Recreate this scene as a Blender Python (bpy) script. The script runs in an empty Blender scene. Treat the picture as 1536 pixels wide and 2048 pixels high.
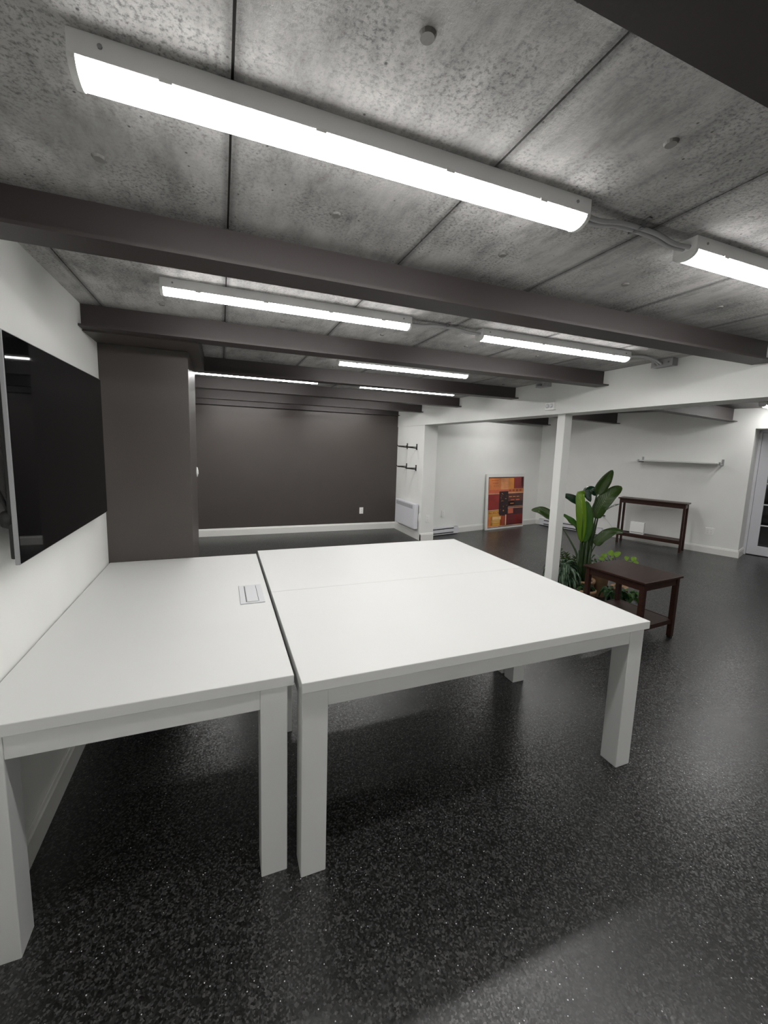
import bpy, bmesh, math, random
from mathutils import Vector, Matrix
random.seed(7)
C = bpy.context.scene.collection
# ---------------------------------------------------------------- dimensions (metres)
ZC, ZB, ZG = 2.219, 2.095, 1.894          # ceiling, beam flange underside, girder underside
XW, XG, XG2 = -0.674, 3.042, 3.279        # left wall, girder left and right faces
YB = 7.061                                # dark back wall
YF = -3.0                                 # wall behind the camera

# ---------------------------------------------------------------- materials
def new_mat(name):
    m = bpy.data.materials.new(name); m.use_nodes = True
    nt = m.node_tree; b = nt.nodes['Principled BSDF']
    return m, nt, b
def N(nt, t, **kw):
    n = nt.nodes.new(t)
    for k, v in kw.items():
        if k in n.inputs.keys(): n.inputs[k].default_value = v
        else: setattr(n, k, v)
    return n
def L(nt, a, ao, b, bi): nt.links.new(a.outputs[ao], b.inputs[bi])
def coords(nt, scale=(1, 1, 1)):
    tc = N(nt, 'ShaderNodeTexCoord'); mp = N(nt, 'ShaderNodeMapping'); mp.inputs['Scale'].default_value = scale
    L(nt, tc, 'Object', mp, 'Vector'); return mp
def ramp(nt, stops):
    r = N(nt, 'ShaderNodeValToRGB'); e = r.color_ramp.elements
    e[0].position, e[0].color = stops[0][0], (*stops[0][1], 1) if len(stops[0][1]) == 3 else stops[0][1]
    e[1].position, e[1].color = stops[-1][0], (*stops[-1][1], 1)
    for p, c in stops[1:-1]:
        x = e.new(p); x.color = (*c, 1)
    return r
def g(v): return (v, v, v)
def plain(name, col, rough=0.5, metal=0.0, bump=0.0, bscale=200, var=0.0, spec=0.5):
    m, nt, b = new_mat(name)
    b.inputs['Base Color'].default_value = (*col, 1); b.inputs['Roughness'].default_value = rough
    b.inputs['Metallic'].default_value = metal; b.inputs['Specular IOR Level'].default_value = spec
    mp = coords(nt)
    if bump:
        n = N(nt, 'ShaderNodeTexNoise', Scale=bscale, Detail=3.0); L(nt, mp, 'Vector', n, 'Vector')
        bp = N(nt, 'ShaderNodeBump', Strength=bump, Distance=0.002); L(nt, n, 'Fac', bp, 'Height'); L(nt, bp, 'Normal', b, 'Normal')
    if var:
        n = N(nt, 'ShaderNodeTexNoise', Scale=3.0, Detail=5.0); L(nt, mp, 'Vector', n, 'Vector')
        r = ramp(nt, [(0.3, tuple(c*(1-var) for c in col)), (0.7, tuple(min(1, c*(1+var)) for c in col))])
        L(nt, n, 'Fac', r, 'Fac'); L(nt, r, 'Color', b, 'Base Color')
    return m
M = {}
M['white_wall'] = plain('white_wall_paint', (0.81, 0.815, 0.79), 0.55, bump=0.25, bscale=260, var=0.02)
M['dark_wall'] = plain('dark_brown_paint', (0.064, 0.054, 0.049), 0.42, bump=0.3, bscale=240, var=0.04)
M['beam'] = plain('brown_steel_paint', (0.049, 0.040, 0.039), 0.5, bump=0.15, bscale=120, var=0.05)
M['trim'] = plain('white_trim_paint', (0.76, 0.76, 0.73), 0.35)
M['lacquer'] = plain('white_lacquer', (0.625, 0.63, 0.62), 0.5, var=0.012)
M['white_metal'] = plain('white_enamelled_metal', (0.72, 0.72, 0.76), 0.35)
M['housing'] = plain('fixture_white_metal', (0.9, 0.9, 0.9), 0.4)
M['plastic'] = plain('white_plastic', (0.86, 0.86, 0.84), 0.35)
M['grey_plastic'] = plain('silver_grey_plastic', (0.42, 0.43, 0.45), 0.35)
M['slot'] = plain('dark_slot', (0.03, 0.03, 0.03), 0.6)
M['iron'] = plain('dark_iron', (0.018, 0.014, 0.012), 0.45)
M['steel'] = plain('galvanised_steel', (0.35, 0.35, 0.36), 0.4, metal=0.7, var=0.15)
M['cable'] = plain('grey_armoured_cable', (0.50, 0.50, 0.51), 0.4, metal=0.2)
M['bezel'] = plain('silver_bezel', (0.30, 0.30, 0.31), 0.35, metal=0.3)
M['black'] = plain('black_plastic', (0.010, 0.010, 0.010), 0.5)
M['soil'] = plain('dark_soil', (0.018, 0.012, 0.008), 0.9, bump=0.8, bscale=90)
M['terracotta'] = plain('tan_clay', (0.33, 0.20, 0.11), 0.7, bump=0.2, bscale=80, var=0.12)
M['stem'] = plain('dark_green_stem', (0.022, 0.045, 0.012), 0.45, var=0.2)
M['white_cord'] = plain('white_cord', (0.6, 0.6, 0.6), 0.5)

# screen glass
m, nt, b = new_mat('screen_glass'); b.inputs['Base Color'].default_value = (0.003, 0.003, 0.0035, 1)
b.inputs['Roughness'].default_value = 0.035; b.inputs['IOR'].default_value = 1.22; b.inputs['Specular IOR Level'].default_value = 0.4; M['screen'] = m
# clear pane
m, nt, b = new_mat('clear_glass'); b.inputs['Base Color'].default_value = (0.9, 0.92, 0.95, 1)
b.inputs['Roughness'].default_value = 0.02; b.inputs['Transmission Weight'].default_value = 1.0; M['glass'] = m
# lamp diffuser
m, nt, b = new_mat('lit_diffuser'); b.inputs['Base Color'].default_value = (0.9, 0.9, 0.9, 1)
b.inputs['Emission Color'].default_value = (1.0, 0.985, 0.965, 1); b.inputs['Emission Strength'].default_value = 34.5; M['lens'] = m

# concrete: mottled, pitted, streaked along the boards
m, nt, b = new_mat('board_formed_concrete')
mp = coords(nt); mps = coords(nt, (1.0, 0.35, 1.0))
big = N(nt, 'ShaderNodeTexNoise', Scale=2.2, Detail=6.0, Roughness=0.62); L(nt, mp, 'Vector', big, 'Vector')
med = N(nt, 'ShaderNodeTexNoise', Scale=14.0, Detail=8.0, Roughness=0.7); L(nt, mps, 'Vector', med, 'Vector')
fin = N(nt, 'ShaderNodeTexNoise', Scale=105.0, Detail=5.0, Roughness=0.7); L(nt, mp, 'Vector', fin, 'Vector')
r1 = ramp(nt, [(0.33, g(0.33)), (0.5, g(0.45)), (0.66, g(0.55))]); L(nt, big, 'Fac', r1, 'Fac')
r2 = ramp(nt, [(0.32, g(0.62)), (0.48, g(0.94)), (0.60, g(1.1))]); L(nt, med, 'Fac', r2, 'Fac')
# porous dark speckles that come in clouds
r3 = ramp(nt, [(0.36, g(0.40)), (0.52, g(1.0))]); L(nt, fin, 'Fac', r3, 'Fac')
cloud = N(nt, 'ShaderNodeTexNoise', Scale=3.6, Detail=3.0); L(nt, mp, 'Vector', cloud, 'Vector')
rc = ramp(nt, [(0.38, g(0.15)), (0.58, g(1.0))]); L(nt, cloud, 'Fac', rc, 'Fac')
mx1 = N(nt, 'ShaderNodeMix', data_type='RGBA', blend_type='MULTIPLY'); mx1.inputs[0].default_value = 1.0
nt.links.new(r1.outputs['Color'], mx1.inputs[6]); nt.links.new(r2.outputs['Color'], mx1.inputs[7])
mx2 = N(nt, 'ShaderNodeMix', data_type='RGBA', blend_type='MULTIPLY')
nt.links.new(rc.outputs['Color'], mx2.inputs[0]); nt.links.new(mx1.outputs[2], mx2.inputs[6]); nt.links.new(r3.outputs['Color'], mx2.inputs[7])
# air-bubble pits
vo = N(nt, 'ShaderNodeTexVoronoi', Scale=34.0); L(nt, mp, 'Vector', vo, 'Vector')
rv = ramp(nt, [(0.07, g(0.28)), (0.13, g(1.0))]); L(nt, vo, 'Distance', rv, 'Fac')
thr = N(nt, 'ShaderNodeMath', operation='GREATER_THAN'); thr.inputs[1].default_value = 0.72
sp = N(nt, 'ShaderNodeSeparateColor'); L(nt, vo, 'Color', sp, 'Color'); L(nt, sp, 'Red', thr, 0)
mx3 = N(nt, 'ShaderNodeMix', data_type='RGBA', blend_type='MULTIPLY')
nt.links.new(thr.outputs[0], mx3.inputs[0]); nt.links.new(mx2.outputs[2], mx3.inputs[6]); nt.links.new(rv.outputs['Color'], mx3.inputs[7])
tint = N(nt, 'ShaderNodeMix', data_type='RGBA', blend_type='MULTIPLY'); tint.inputs[0].default_value = 1.0
tint.inputs[7].default_value = (1.0, 0.985, 0.96, 1)
sx = N(nt, 'ShaderNodeSeparateXYZ'); L(nt, mp, 'Vector', sx, 'Vector')
ja = N(nt, 'ShaderNodeMath', operation='MULTIPLY_ADD'); L(nt, sx, 'X', ja, 0); ja.inputs[1].default_value = 1/0.608; ja.inputs[2].default_value = 10.5-0.032/0.608
jf = N(nt, 'ShaderNodeMath', operation='FRACT'); L(nt, ja, 0, jf, 0)
js = N(nt, 'ShaderNodeMath', operation='SUBTRACT'); L(nt, jf, 0, js, 0); js.inputs[1].default_value = 0.5
jb = N(nt, 'ShaderNodeMath', operation='ABSOLUTE'); L(nt, js, 0, jb, 0)
jn = N(nt, 'ShaderNodeMath', operation='MULTIPLY_ADD'); L(nt, med, 'Fac', jn, 0); jn.inputs[1].default_value = -0.03; L(nt, jb, 0, jn, 2)
jr = ramp(nt, [(0.0, g(0.55)), (0.022, g(1.0))]); L(nt, jn, 0, jr, 'Fac')
mj = N(nt, 'ShaderNodeMix', data_type='RGBA', blend_type='MULTIPLY'); mj.inputs[0].default_value = 1.0
nt.links.new(mx3.outputs[2], mj.inputs[6]); nt.links.new(jr.outputs['Color'], mj.inputs[7])
nt.links.new(mj.outputs[2], tint.inputs[6]); nt.links.new(tint.outputs[2], b.inputs['Base Color'])
b.inputs['Roughness'].default_value = 0.75
bu = N(nt, 'ShaderNodeBump', Strength=0.5, Distance=0.003); L(nt, fin, 'Fac', bu, 'Height'); L(nt, bu, 'Normal', b, 'Normal')
M['concrete'] = m
M['plug'] = plain('grout_plug', (0.20, 0.195, 0.185), 0.7, bump=0.4, bscale=90)
M['groove'] = plain('dark_joint_backing', (0.045, 0.042, 0.04), 0.9)  # dark slab showing in the gaps between the ceiling panels

# rubber granulate floor: every granule is a tiny facet with its own tilt and tone
m, nt, b = new_mat('black_rubber_granulate')
mp = coords(nt)
v1 = N(nt, 'ShaderNodeTexVoronoi', Scale=175.0); L(nt, mp, 'Vector', v1, 'Vector')
s1 = N(nt, 'ShaderNodeSeparateColor'); L(nt, v1, 'Color', s1, 'Color')
rc = ramp(nt, [(0.0, g(0.002)), (0.35, g(0.007)), (0.7, g(0.028)), (1.0, g(0.085))]); L(nt, s1, 'Red', rc, 'Fac')
v2 = N(nt, 'ShaderNodeTexVoronoi', Scale=230.0); L(nt, mp, 'Vector', v2, 'Vector'); s2 = N(nt, 'ShaderNodeSeparateColor'); L(nt, v2, 'Color', s2, 'Color')
fl = N(nt, 'ShaderNodeMath', operation='GREATER_THAN'); L(nt, s2, 'Green', fl, 0); fl.inputs[1].default_value = 0.9945
fd = N(nt, 'ShaderNodeMath', operation='LESS_THAN'); L(nt, v2, 'Distance', fd, 0); fd.inputs[1].default_value = 0.42
fm = N(nt, 'ShaderNodeMath', operation='MULTIPLY'); L(nt, fl, 0, fm, 0); L(nt, fd, 0, fm, 1)
fx = N(nt, 'ShaderNodeMix', data_type='RGBA'); nt.links.new(fm.outputs[0], fx.inputs[0]); nt.links.new(rc.outputs['Color'], fx.inputs[6]); fx.inputs[7].default_value = (0.75, 0.75, 0.78, 1)
nt.links.new(fx.outputs[2], b.inputs['Base Color'])
geo = N(nt, 'ShaderNodeNewGeometry')
vm = N(nt, 'ShaderNodeVectorMath', operation='SUBTRACT'); L(nt, v1, 'Color', vm, 0); vm.inputs[1].default_value = (0.5, 0.5, 0.5)
vs = N(nt, 'ShaderNodeVectorMath', operation='SCALE'); L(nt, vm, 'Vector', vs, 0); vs.inputs['Scale'].default_value = 0.12
va = N(nt, 'ShaderNodeVectorMath', operation='ADD'); L(nt, vs, 'Vector', va, 0); L(nt, geo, 'Normal', va, 1)
vn = N(nt, 'ShaderNodeVectorMath', operation='NORMALIZE'); L(nt, va, 'Vector', vn, 0)
nz = N(nt, 'ShaderNodeTexNoise', Scale=120.0, Detail=2.0); L(nt, mp, 'Vector', nz, 'Vector')
bu = N(nt, 'ShaderNodeBump', Strength=0.10, Distance=0.002); L(nt, nz, 'Fac', bu, 'Height'); L(nt, vn, 'Vector', bu, 'Normal')
L(nt, bu, 'Normal', b, 'Normal')
nl = N(nt, 'ShaderNodeTexNoise', Scale=1.3, Detail=4.0); L(nt, mp, 'Vector', nl, 'Vector')
rr = ramp(nt, [(0.35, g(0.31)), (0.7, g(0.36))]); L(nt, nl, 'Fac', rr, 'Fac'); L(nt, rr, 'Color', b, 'Roughness')
b.inputs['Specular IOR Level'].default_value = 0.85
M['floor'] = m

# dark stained wood
m, nt, b = new_mat('espresso_wood')
mp = coords(nt, (2.0, 22.0, 22.0))
n1 = N(nt, 'ShaderNodeTexNoise', Scale=4.0, Detail=6.0, Roughness=0.6); L(nt, mp, 'Vector', n1, 'Vector')
r = ramp(nt, [(0.3, (0.016, 0.006, 0.004)), (0.7, (0.045, 0.017, 0.010))]); L(nt, n1, 'Fac', r, 'Fac'); L(nt, r, 'Color', b, 'Base Color')
b.inputs['Roughness'].default_value = 0.38; b.inputs['Specular IOR Level'].default_value = 0.3; M['wood'] = m

def leaf_mat(name, base, edge, rough=0.35, trans=0.0, veins=0.12, stripe=None):
    """u runs along the leaf, v across it (0..1); veins are fine cross stripes"""
    m, nt, b = new_mat(name)
    uv = N(nt, 'ShaderNodeUVMap'); se = N(nt, 'ShaderNodeSeparateXYZ'); L(nt, uv, 'UV', se, 'Vector')
    ab = N(nt, 'ShaderNodeMath', operation='SUBTRACT'); L(nt, se, 'Y', ab, 0); ab.inputs[1].default_value = 0.5
    ac = N(nt, 'ShaderNodeMath', operation='ABSOLUTE'); L(nt, ab, 0, ac, 0)
    md = N(nt, 'ShaderNodeMath', operation='MULTIPLY'); L(nt, ac, 0, md, 0); md.inputs[1].default_value = 2.0
    nz = N(nt, 'ShaderNodeTexNoise', Scale=22.0, Detail=3.0); tc = N(nt, 'ShaderNodeTexCoord'); L(nt, tc, 'Object', nz, 'Vector')
    ad = N(nt, 'ShaderNodeMath', operation='MULTIPLY_ADD'); L(nt, nz, 'Fac', ad, 0); ad.inputs[1].default_value = 0.5 if stripe else 0.2; L(nt, md, 0, ad, 2)
    if stripe: r = ramp(nt, [(0.30, stripe), (0.52, base), (0.8, base), (1.2 if False else 1.0, edge)])
    else: r = ramp(nt, [(0.06, tuple(min(1, c*2.2) for c in base)), (0.14, base), (1.0, edge)])
    L(nt, ad, 0, r, 'Fac')
    wv = N(nt, 'ShaderNodeMath', operation='MULTIPLY'); L(nt, se, 'X', wv, 0); wv.inputs[1].default_value = 160.0
    w2 = N(nt, 'ShaderNodeMath', operation='MULTIPLY_ADD'); L(nt, md, 0, w2, 0); w2.inputs[1].default_value = -18.0; L(nt, wv, 0, w2, 2)
    sn = N(nt, 'ShaderNodeMath', operation='SINE'); L(nt, w2, 0, sn, 0)
    bu = N(nt, 'ShaderNodeBump', Strength=0.5, Distance=0.0012 * veins / 0.12); L(nt, sn, 0, bu, 'Height'); L(nt, bu, 'Normal', b, 'Normal')
    L(nt, r, 'Color', b, 'Base Color'); b.inputs['Roughness'].default_value = rough
    if trans:
        tr = N(nt, 'ShaderNodeBsdfTranslucent'); L(nt, r, 'Color', tr, 'Color')
        ms = N(nt, 'ShaderNodeMixShader'); ms.inputs[0].default_value = trans
        L(nt, b, 'BSDF', ms, 1); L(nt, tr, 'BSDF', ms, 2)
        L(nt, ms, 'Shader', nt.nodes['Material Output'], 'Surface')
    return m
M['leaf'] = leaf_mat('broad_dark_leaf', (0.045, 0.085, 0.016), (0.030, 0.062, 0.010), 0.28, 0.15)
M['leaf_deep'] = leaf_mat('deep_green_leaf', (0.010, 0.040, 0.018), (0.008, 0.03, 0.012), 0.22, 0.05)
M['leaf_bright'] = leaf_mat('fresh_yellow_green_leaf', (0.20, 0.34, 0.022), (0.14, 0.27, 0.015), 0.35, 0.3)
M['leaf_mid'] = leaf_mat('mid_green_leaf', (0.055, 0.17, 0.018), (0.04, 0.12, 0.012), 0.32, 0.2)
M['leaf_vari'] = leaf_mat('variegated_leaf', (0.035, 0.085, 0.035), (0.022, 0.06, 0.024), 0.35, 0.1, stripe=(0.34, 0.46, 0.32))
M['leaf_lime'] = leaf_mat('lime_leaf', (0.30, 0.50, 0.07), (0.24, 0.42, 0.05), 0.4, 0.35)
M['leaf_low'] = leaf_mat('heart_leaf_green', (0.02, 0.07, 0.014), (0.015, 0.055, 0.012), 0.3, 0.1)
M['leaf_pale'] = leaf_mat('pale_grey_green_leaf', (0.10, 0.17, 0.08), (0.07, 0.13, 0.06), 0.35, 0.1)

# ---------------------------------------------------------------- mesh helpers
def box(bm, x0, x1, y0, y1, z0, z1, mi=0, mat=None):
    vs = [bm.verts.new((x, y, z)) for z in (z0, z1) for y in (y0, y1) for x in (x0, x1)]
    if mat is not None:
        for v in vs: v.co = mat @ v.co
    fs = []
    for q in ((0, 2, 3, 1), (4, 5, 7, 6), (0, 1, 5, 4), (2, 6, 7, 3), (0, 4, 6, 2), (1, 3, 7, 5)):
        f = bm.faces.new([vs[i] for i in q]); f.material_index = mi; fs.append(f)
    return vs
def prism(bm, pts, z0, z1, mi=0):
    """pts counter-clockwise in plan"""
    a = [bm.verts.new((x, y, z0)) for x, y in pts]; c = [bm.verts.new((x, y, z1)) for x, y in pts]
    n = len(pts); fs = [bm.faces.new(a[::-1]), bm.faces.new(c)]
    for i in range(n): fs.append(bm.faces.new((a[i], a[(i+1) % n], c[(i+1) % n], c[i])))
    for f in fs: f.material_index = mi
def extrude_profile(bm, prof, p0, p1, up=(0, 0, 1), mi=0, caps=True):
    """prof = [(side, up)], swept straight from p0 to p1; side = direction x up"""
    p0, p1 = Vector(p0), Vector(p1); d = (p1-p0).normalized(); up = Vector(up); s = d.cross(up).normalized(); up = s.cross(d)
    a = [bm.verts.new(p0+s*x+up*z) for x, z in prof]; c = [bm.verts.new(p1+s*x+up*z) for x, z in prof]
    n = len(prof)
    for i in range(n):
        f = bm.faces.new((a[i], a[(i+1) % n], c[(i+1) % n], c[i])); f.material_index = mi
    if caps:
        bm.faces.new(a[::-1]).material_index = mi; bm.faces.new(c).material_index = mi
def tube(bm, pts, rad, seg=8, mi=0, closed_ends=True):
    pts = [Vector(p) for p in pts]; rings = []
    rads = rad if isinstance(rad, (list, tuple)) else [rad]*len(pts)
    prev = None
    for i, p in enumerate(pts):
        d = (pts[min(i+1, len(pts)-1)]-pts[max(i-1, 0)]).normalized()
        if prev is None: s = d.orthogonal().normalized()
        else: s = (prev - d*prev.dot(d)).normalized()
        prev = s; t = d.cross(s)
        rings.append([bm.verts.new(p+(s*math.cos(a)+t*math.sin(a))*rads[i]) for a in [2*math.pi*k/seg for k in range(seg)]])
    for r0, r1 in zip(rings, rings[1:]):
        for k in range(seg):
            f = bm.faces.new((r0[k], r0[(k+1) % seg], r1[(k+1) % seg], r1[k])); f.material_index = mi; f.smooth = True
    if closed_ends:
        bm.faces.new(rings[0][::-1]).material_index = mi; bm.faces.new(rings[-1]).material_index = mi
def lathe(bm, prof, cx, cy, seg=24, mi=0):
    rings = []
    for r, z in prof: rings.append([bm.verts.new((cx+r*math.cos(2*math.pi*k/seg), cy+r*math.sin(2*math.pi*k/seg), z)) for k in range(seg)])
    for a, c in zip(rings, rings[1:]):
        for k in range(seg):
            f = bm.faces.new((a[k], a[(k+1) % seg], c[(k+1) % seg], c[k])); f.material_index = mi; f.smooth = True
    bm.faces.new(rings[0][::-1]).material_index = mi; bm.faces.new(rings[-1]).material_index = mi
def smoothpts(pts, n=6):
    """Catmull-Rom through the points"""
    P = [Vector(p) for p in pts]; P = [P[0]*2-P[1]]+P+[P[-1]*2-P[-2]]; out = []
    for i in range(1, len(P)-2):
        for k in range(n):
            t = k/n; a, b_, c, d = P[i-1], P[i], P[i+1], P[i+2]
            out.append(0.5*((2*b_)+(c-a)*t+(2*a-5*b_+4*c-d)*t*t+(3*b_-a-3*c+d)*t**3))
    out.append(P[-2]); return out
def obj(name, bm, mats, parent=None, origin=None, bevel=0.0, smooth=False, segs=2):
    bmesh.ops.recalc_face_normals(bm, faces=bm.faces)
    me = bpy.data.meshes.new(name); 
    if origin is not None:
        o_ = Vector(origin)
        for v in bm.verts: v.co -= o_
    bm.to_mesh(me); bm.free()
    o = bpy.data.objects.new(name, me); C.objects.link(o)
    for mm in (mats if isinstance(mats, (list, tuple)) else [mats]): me.materials.append(M[mm] if isinstance(mm, str) else mm)
    if origin is not None: o.location = origin
    if smooth:
        for p in me.polygons: p.use_smooth = True
    if bevel:
        md = o.modifiers.new('bevel', 'BEVEL'); md.width = bevel; md.segments = segs; md.limit_method = 'ANGLE'; md.angle_limit = math.radians(50)
    if parent:
        o.parent = parent
        if origin is None and parent.type == 'EMPTY': o.matrix_parent_inverse = parent_inv(parent)
        elif origin is None: o.matrix_parent_inverse = parent_inv(parent)
        else: o.matrix_parent_inverse = parent_inv(parent)
    return o
def world_of(o):
    m = Matrix.LocRotScale(o.location, o.rotation_euler.to_quaternion(), o.scale)
    return (world_of(o.parent) @ o.matrix_parent_inverse @ m) if o.parent else m
def parent_inv(p): return world_of(p).inverted()
def thing(name, label, cat, loc, group=None, rz=0):
    o = bpy.data.objects.new(name, None); C.objects.link(o); o.location = loc; o.rotation_euler.z = rz
    o.empty_display_size = 0.1; o['label'] = label; o['category'] = cat
    if group: o['group'] = group
    return o
def tag(o, label, cat, group=None):
    o['label'] = label; o['category'] = cat
    if group: o['group'] = group
    return o
def struct(name, bm, mats, parent=None, label=None, **k):
    o = obj(name, bm, mats, parent, **k)
    if not parent: o['kind'] = 'structure'
    if label: o['label'] = label
    return o
def copy_tree(o, parent=None):
    c = o.copy(); C.objects.link(c); c.parent = parent
    for ch in [x for x in o.children]: copy_tree(ch, c)
    return c
def B(): return bmesh.new()

# ================================================================= SETTING
# plan of the right room
D20 = Vector((math.cos(math.radians(20)), math.sin(math.radians(20)), 0))      # normal of the right wall
DW = Vector((math.cos(math.radians(-70)), math.sin(math.radians(-70)), 0))     # along the right wall, towards the camera
D11 = Vector((math.cos(math.radians(11.2)), math.sin(math.radians(11.2)), 0))  # along the far wall of the right room
N11 = Vector((-D11.y, D11.x, 0))
PC = Vector((6.225, 6.857, 0)); PE = Vector((7.363, 3.739, 0))                 # inside corner, start of the door opening
ZR = 2.262                                                                       # soffit of the right room
THK = 0.549

bm = B(); box(bm, -1.2, 11.5, YF-0.3, 8.6, -0.12, 0.0); struct('floor', bm, 'floor', label='black speckled rubber floor')

# ceiling: panels between recessed joints, with grout plugs
bm = B(); box(bm, -1.0, XG+0.1, YF-0.2, YB+0.2, ZC+0.006, ZC+0.2, 1)
xs = [-0.85]+[0.032+0.608*k for k in range(-1, 6)]; xs = [x for x in xs if x < XG]+[XG+0.1]; xs[0] = XW-0.2
ysj = [YF-0.2, YB+0.2]
for i in range(len(xs)-1):
    box(bm, xs[i]+0.0028, xs[i+1]-0.0028, YF-0.2, YB+0.2, ZC, ZC+0.02, 0)
for i in range(1, len(xs)-1):
    cx = (xs[i]+xs[i+1])/2 if i < len(xs)-2 else xs[i]+0.304
    for k in range(-5, 11):
        cy = 0.713+0.592*k
        rr_ = 0.0155
        seg = 16
        ring = [bm.verts.new((cx+rr_*math.cos(2*math.pi*a/seg), cy+rr_*math.sin(2*math.pi*a/seg), ZC-0.0003)) for a in range(seg)]
        ring2 = [bm.verts.new((cx+rr_*.8*math.cos(2*math.pi*a/seg), cy+rr_*.8*math.sin(2*math.pi*a/seg), ZC-0.006)) for a in range(seg)]
        for a in range(seg):
            f = bm.faces.new((ring[a], ring[(a+1) % seg], ring2[(a+1) % seg], ring2[a])); f.material_index = 2
        f = bm.faces.new(ring2); f.material_index = 2
struct('ceiling', bm, ['concrete', 'groove', 'plug'], label='pitted board-formed concrete ceiling')
bm = B(); prism(bm, [(XG2-0.1, YF-0.2), (11.4, YF-0.2), (11.4, 8.5), (XG2-0.1, 8.5)], ZR, ZR+0.1)
struct('ceiling_soffit', bm, 'beam', label='dark soffit over the room on the right')

# walls
bm = B(); box(bm, XW-0.15, XW, YF-0.15, YB+0.15, 0, ZC+0.15); struct('wall_left', bm, 'white_wall', label='white wall behind the television')
bm = B(); box(bm, XW, XG2, YB, YB+0.15, 0, ZC+0.15); struct('wall_back', bm, 'dark_wall', label='dark brown far wall')
bm = B(); box(bm, XW-0.15, 11.4, YF-0.15, YF, 0, ZR+0.1); struct('wall_front', bm, 'white_wall')
bm = B(); a = PC - D11*3.3; a2 = PC + D11*0.0
a = Vector((3.25, 6.857-(6.225-3.25)*math.tan(math.radians(11.2)), 0))
prism(bm, [(a.x, a.y), (PC.x, PC.y), (PC.x+0.4*D20.x, PC.y+0.4*D20.y), (PC.x+0.4, PC.y+0.9), (a.x, a.y+0.25)], 0, ZR+0.05)
struct('wall_far_right', bm, 'white_wall', label='white far wall behind the leaning art print')
# right wall with door opening
def rw(s, d, z=0): return PE + DW*s + D20*d + Vector((0, 0, z))    # s along from the opening edge, d into the wall
def rwbox(bm, s0, s1, d0, d1, z0, z1, mi=0):
    q = [rw(s0, d0), rw(s1, d0), rw(s1, d1), rw(s0, d1)]
    prism(bm, [(p.x, p.y) for p in q], z0, z1, mi)
sC = -(PC-PE).length; OPEN = 1.75; ZD = 1.965
bm = B(); rwbox(bm, sC, 0, 0, THK, 0, ZR+0.05); rwbox(bm, 0, OPEN, 0, THK, ZD, ZR+0.05); rwbox(bm, OPEN, 8.2, 0, THK, 0, ZR+0.05)
struct('wall_right', bm, 'white_wall', label='white wall with the console table and the deep door recess')
bm = B(); rwbox(bm, -0.2, OPEN+0.2, THK+1.2, THK+1.3, 0, 2.4); rwbox(bm, -0.25, -0.2, THK, THK+1.3, 0, 2.4); rwbox(bm, OPEN+0.2, OPEN+0.25, THK, THK+1.3, 0, 2.4)
rwbox(bm, -0.2, OPEN+0.2, THK, THK+1.3, 2.4, 2.45)
struct('wall_hallway', bm, 'dark_wall', label='dark space beyond the glazed door')
# pilaster below the girder
bm = B(); box(bm, 3.05, 3.286, 5.982, YB, 0, ZG+0.02); struct('column_pilaster', bm, 'white_wall', label='white pilaster carrying the heater and shelf brackets')
bm = B(); box(bm, XG, XG2, YF, YB, ZG, ZR+0.02); struct('ceiling_girder', bm, 'white_wall', label='white boxed girder across the beam ends')
bm = B(); box(bm, 3.10, 3.192, 3.124, 3.221, 0, ZG); struct('column_post', bm, 'white_wall', label='slim white square post under the girder', bevel=0.004)
# dark pillar and its head
bm = B(); box(bm, XW, -0.188, 2.964, 3.70, 0, 2.085); struct('column_pillar', bm, 'dark_wall', label='wide dark brown pillar beside the television wall', bevel=0.003)
bm = B(); box(bm, XW, -0.118, 2.69, 3.80, 2.085, ZC+0.004); struct('beam_pillar_head', bm, 'dark_wall', label='dark brown beam head over the pillar')

# steel I beams of the main room
def ibeam(name, p0, p1, zb, zt, half=0.0635, parent=None, left=None):
    bm = B(); t = 0.011; w = 0.006
    prof = [(-half, 0), (half, 0), (half, t), (w, t), (w, zt-zb), (-w, zt-zb), (-w, t), (-half, t)]
    extrude_profile(bm, prof, (p0[0], p0[1], zb), (p1[0], p1[1], zb))
    return struct(name, bm, 'beam')
webs = [-1.86, -0.73, 0.41, 1.55, 2.682, 3.815, 4.97, 6.107]
for y in webs:
    o = ibeam('ceiling_beam', (XW, y), (XG, y), ZB, ZC+0.003); o['label'] = 'brown painted steel beam under the concrete ceiling'
bm = B(); box(bm, XW, XG, YB-0.075, YB, ZB+0.0, ZB+0.011); box(bm, XW, XG, YB-0.012, YB, ZB, ZC)
struct('ceiling_beam', bm, 'beam')
# beams of the right room: end point on the right wall, height, plan angle
for (ex, ey, ang) in ((6.728, 5.478, 11.2), (7.286, 3.949, 11.2), (6.271, 6.70, 9.0), (8.02, 2.45, 8.0), (8.6, 0.9, 4.0), (9.1, -0.5, 2.0)):
    e = Vector((ex, ey, 0)); d = Vector((math.cos(math.radians(ang)), math.sin(math.radians(ang)), 0))
    e2 = e + d*0.07; e1 = e - d*((ex-XG2)/d.x)
    bm = B(); t = 0.011; w = 0.006; half = 0.0635
    prof = [(-half, 0), (half, 0), (half, t), (w, t), (w, ZR-2.07), (-w, ZR-2.07), (-w, t), (-half, t)]
    extrude_profile(bm, prof, (e1.x, e1.y+0.06, 2.07), (e2.x, e2.y+0.06, 2.07)); struct('ceiling_beam', bm, 'beam')

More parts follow.
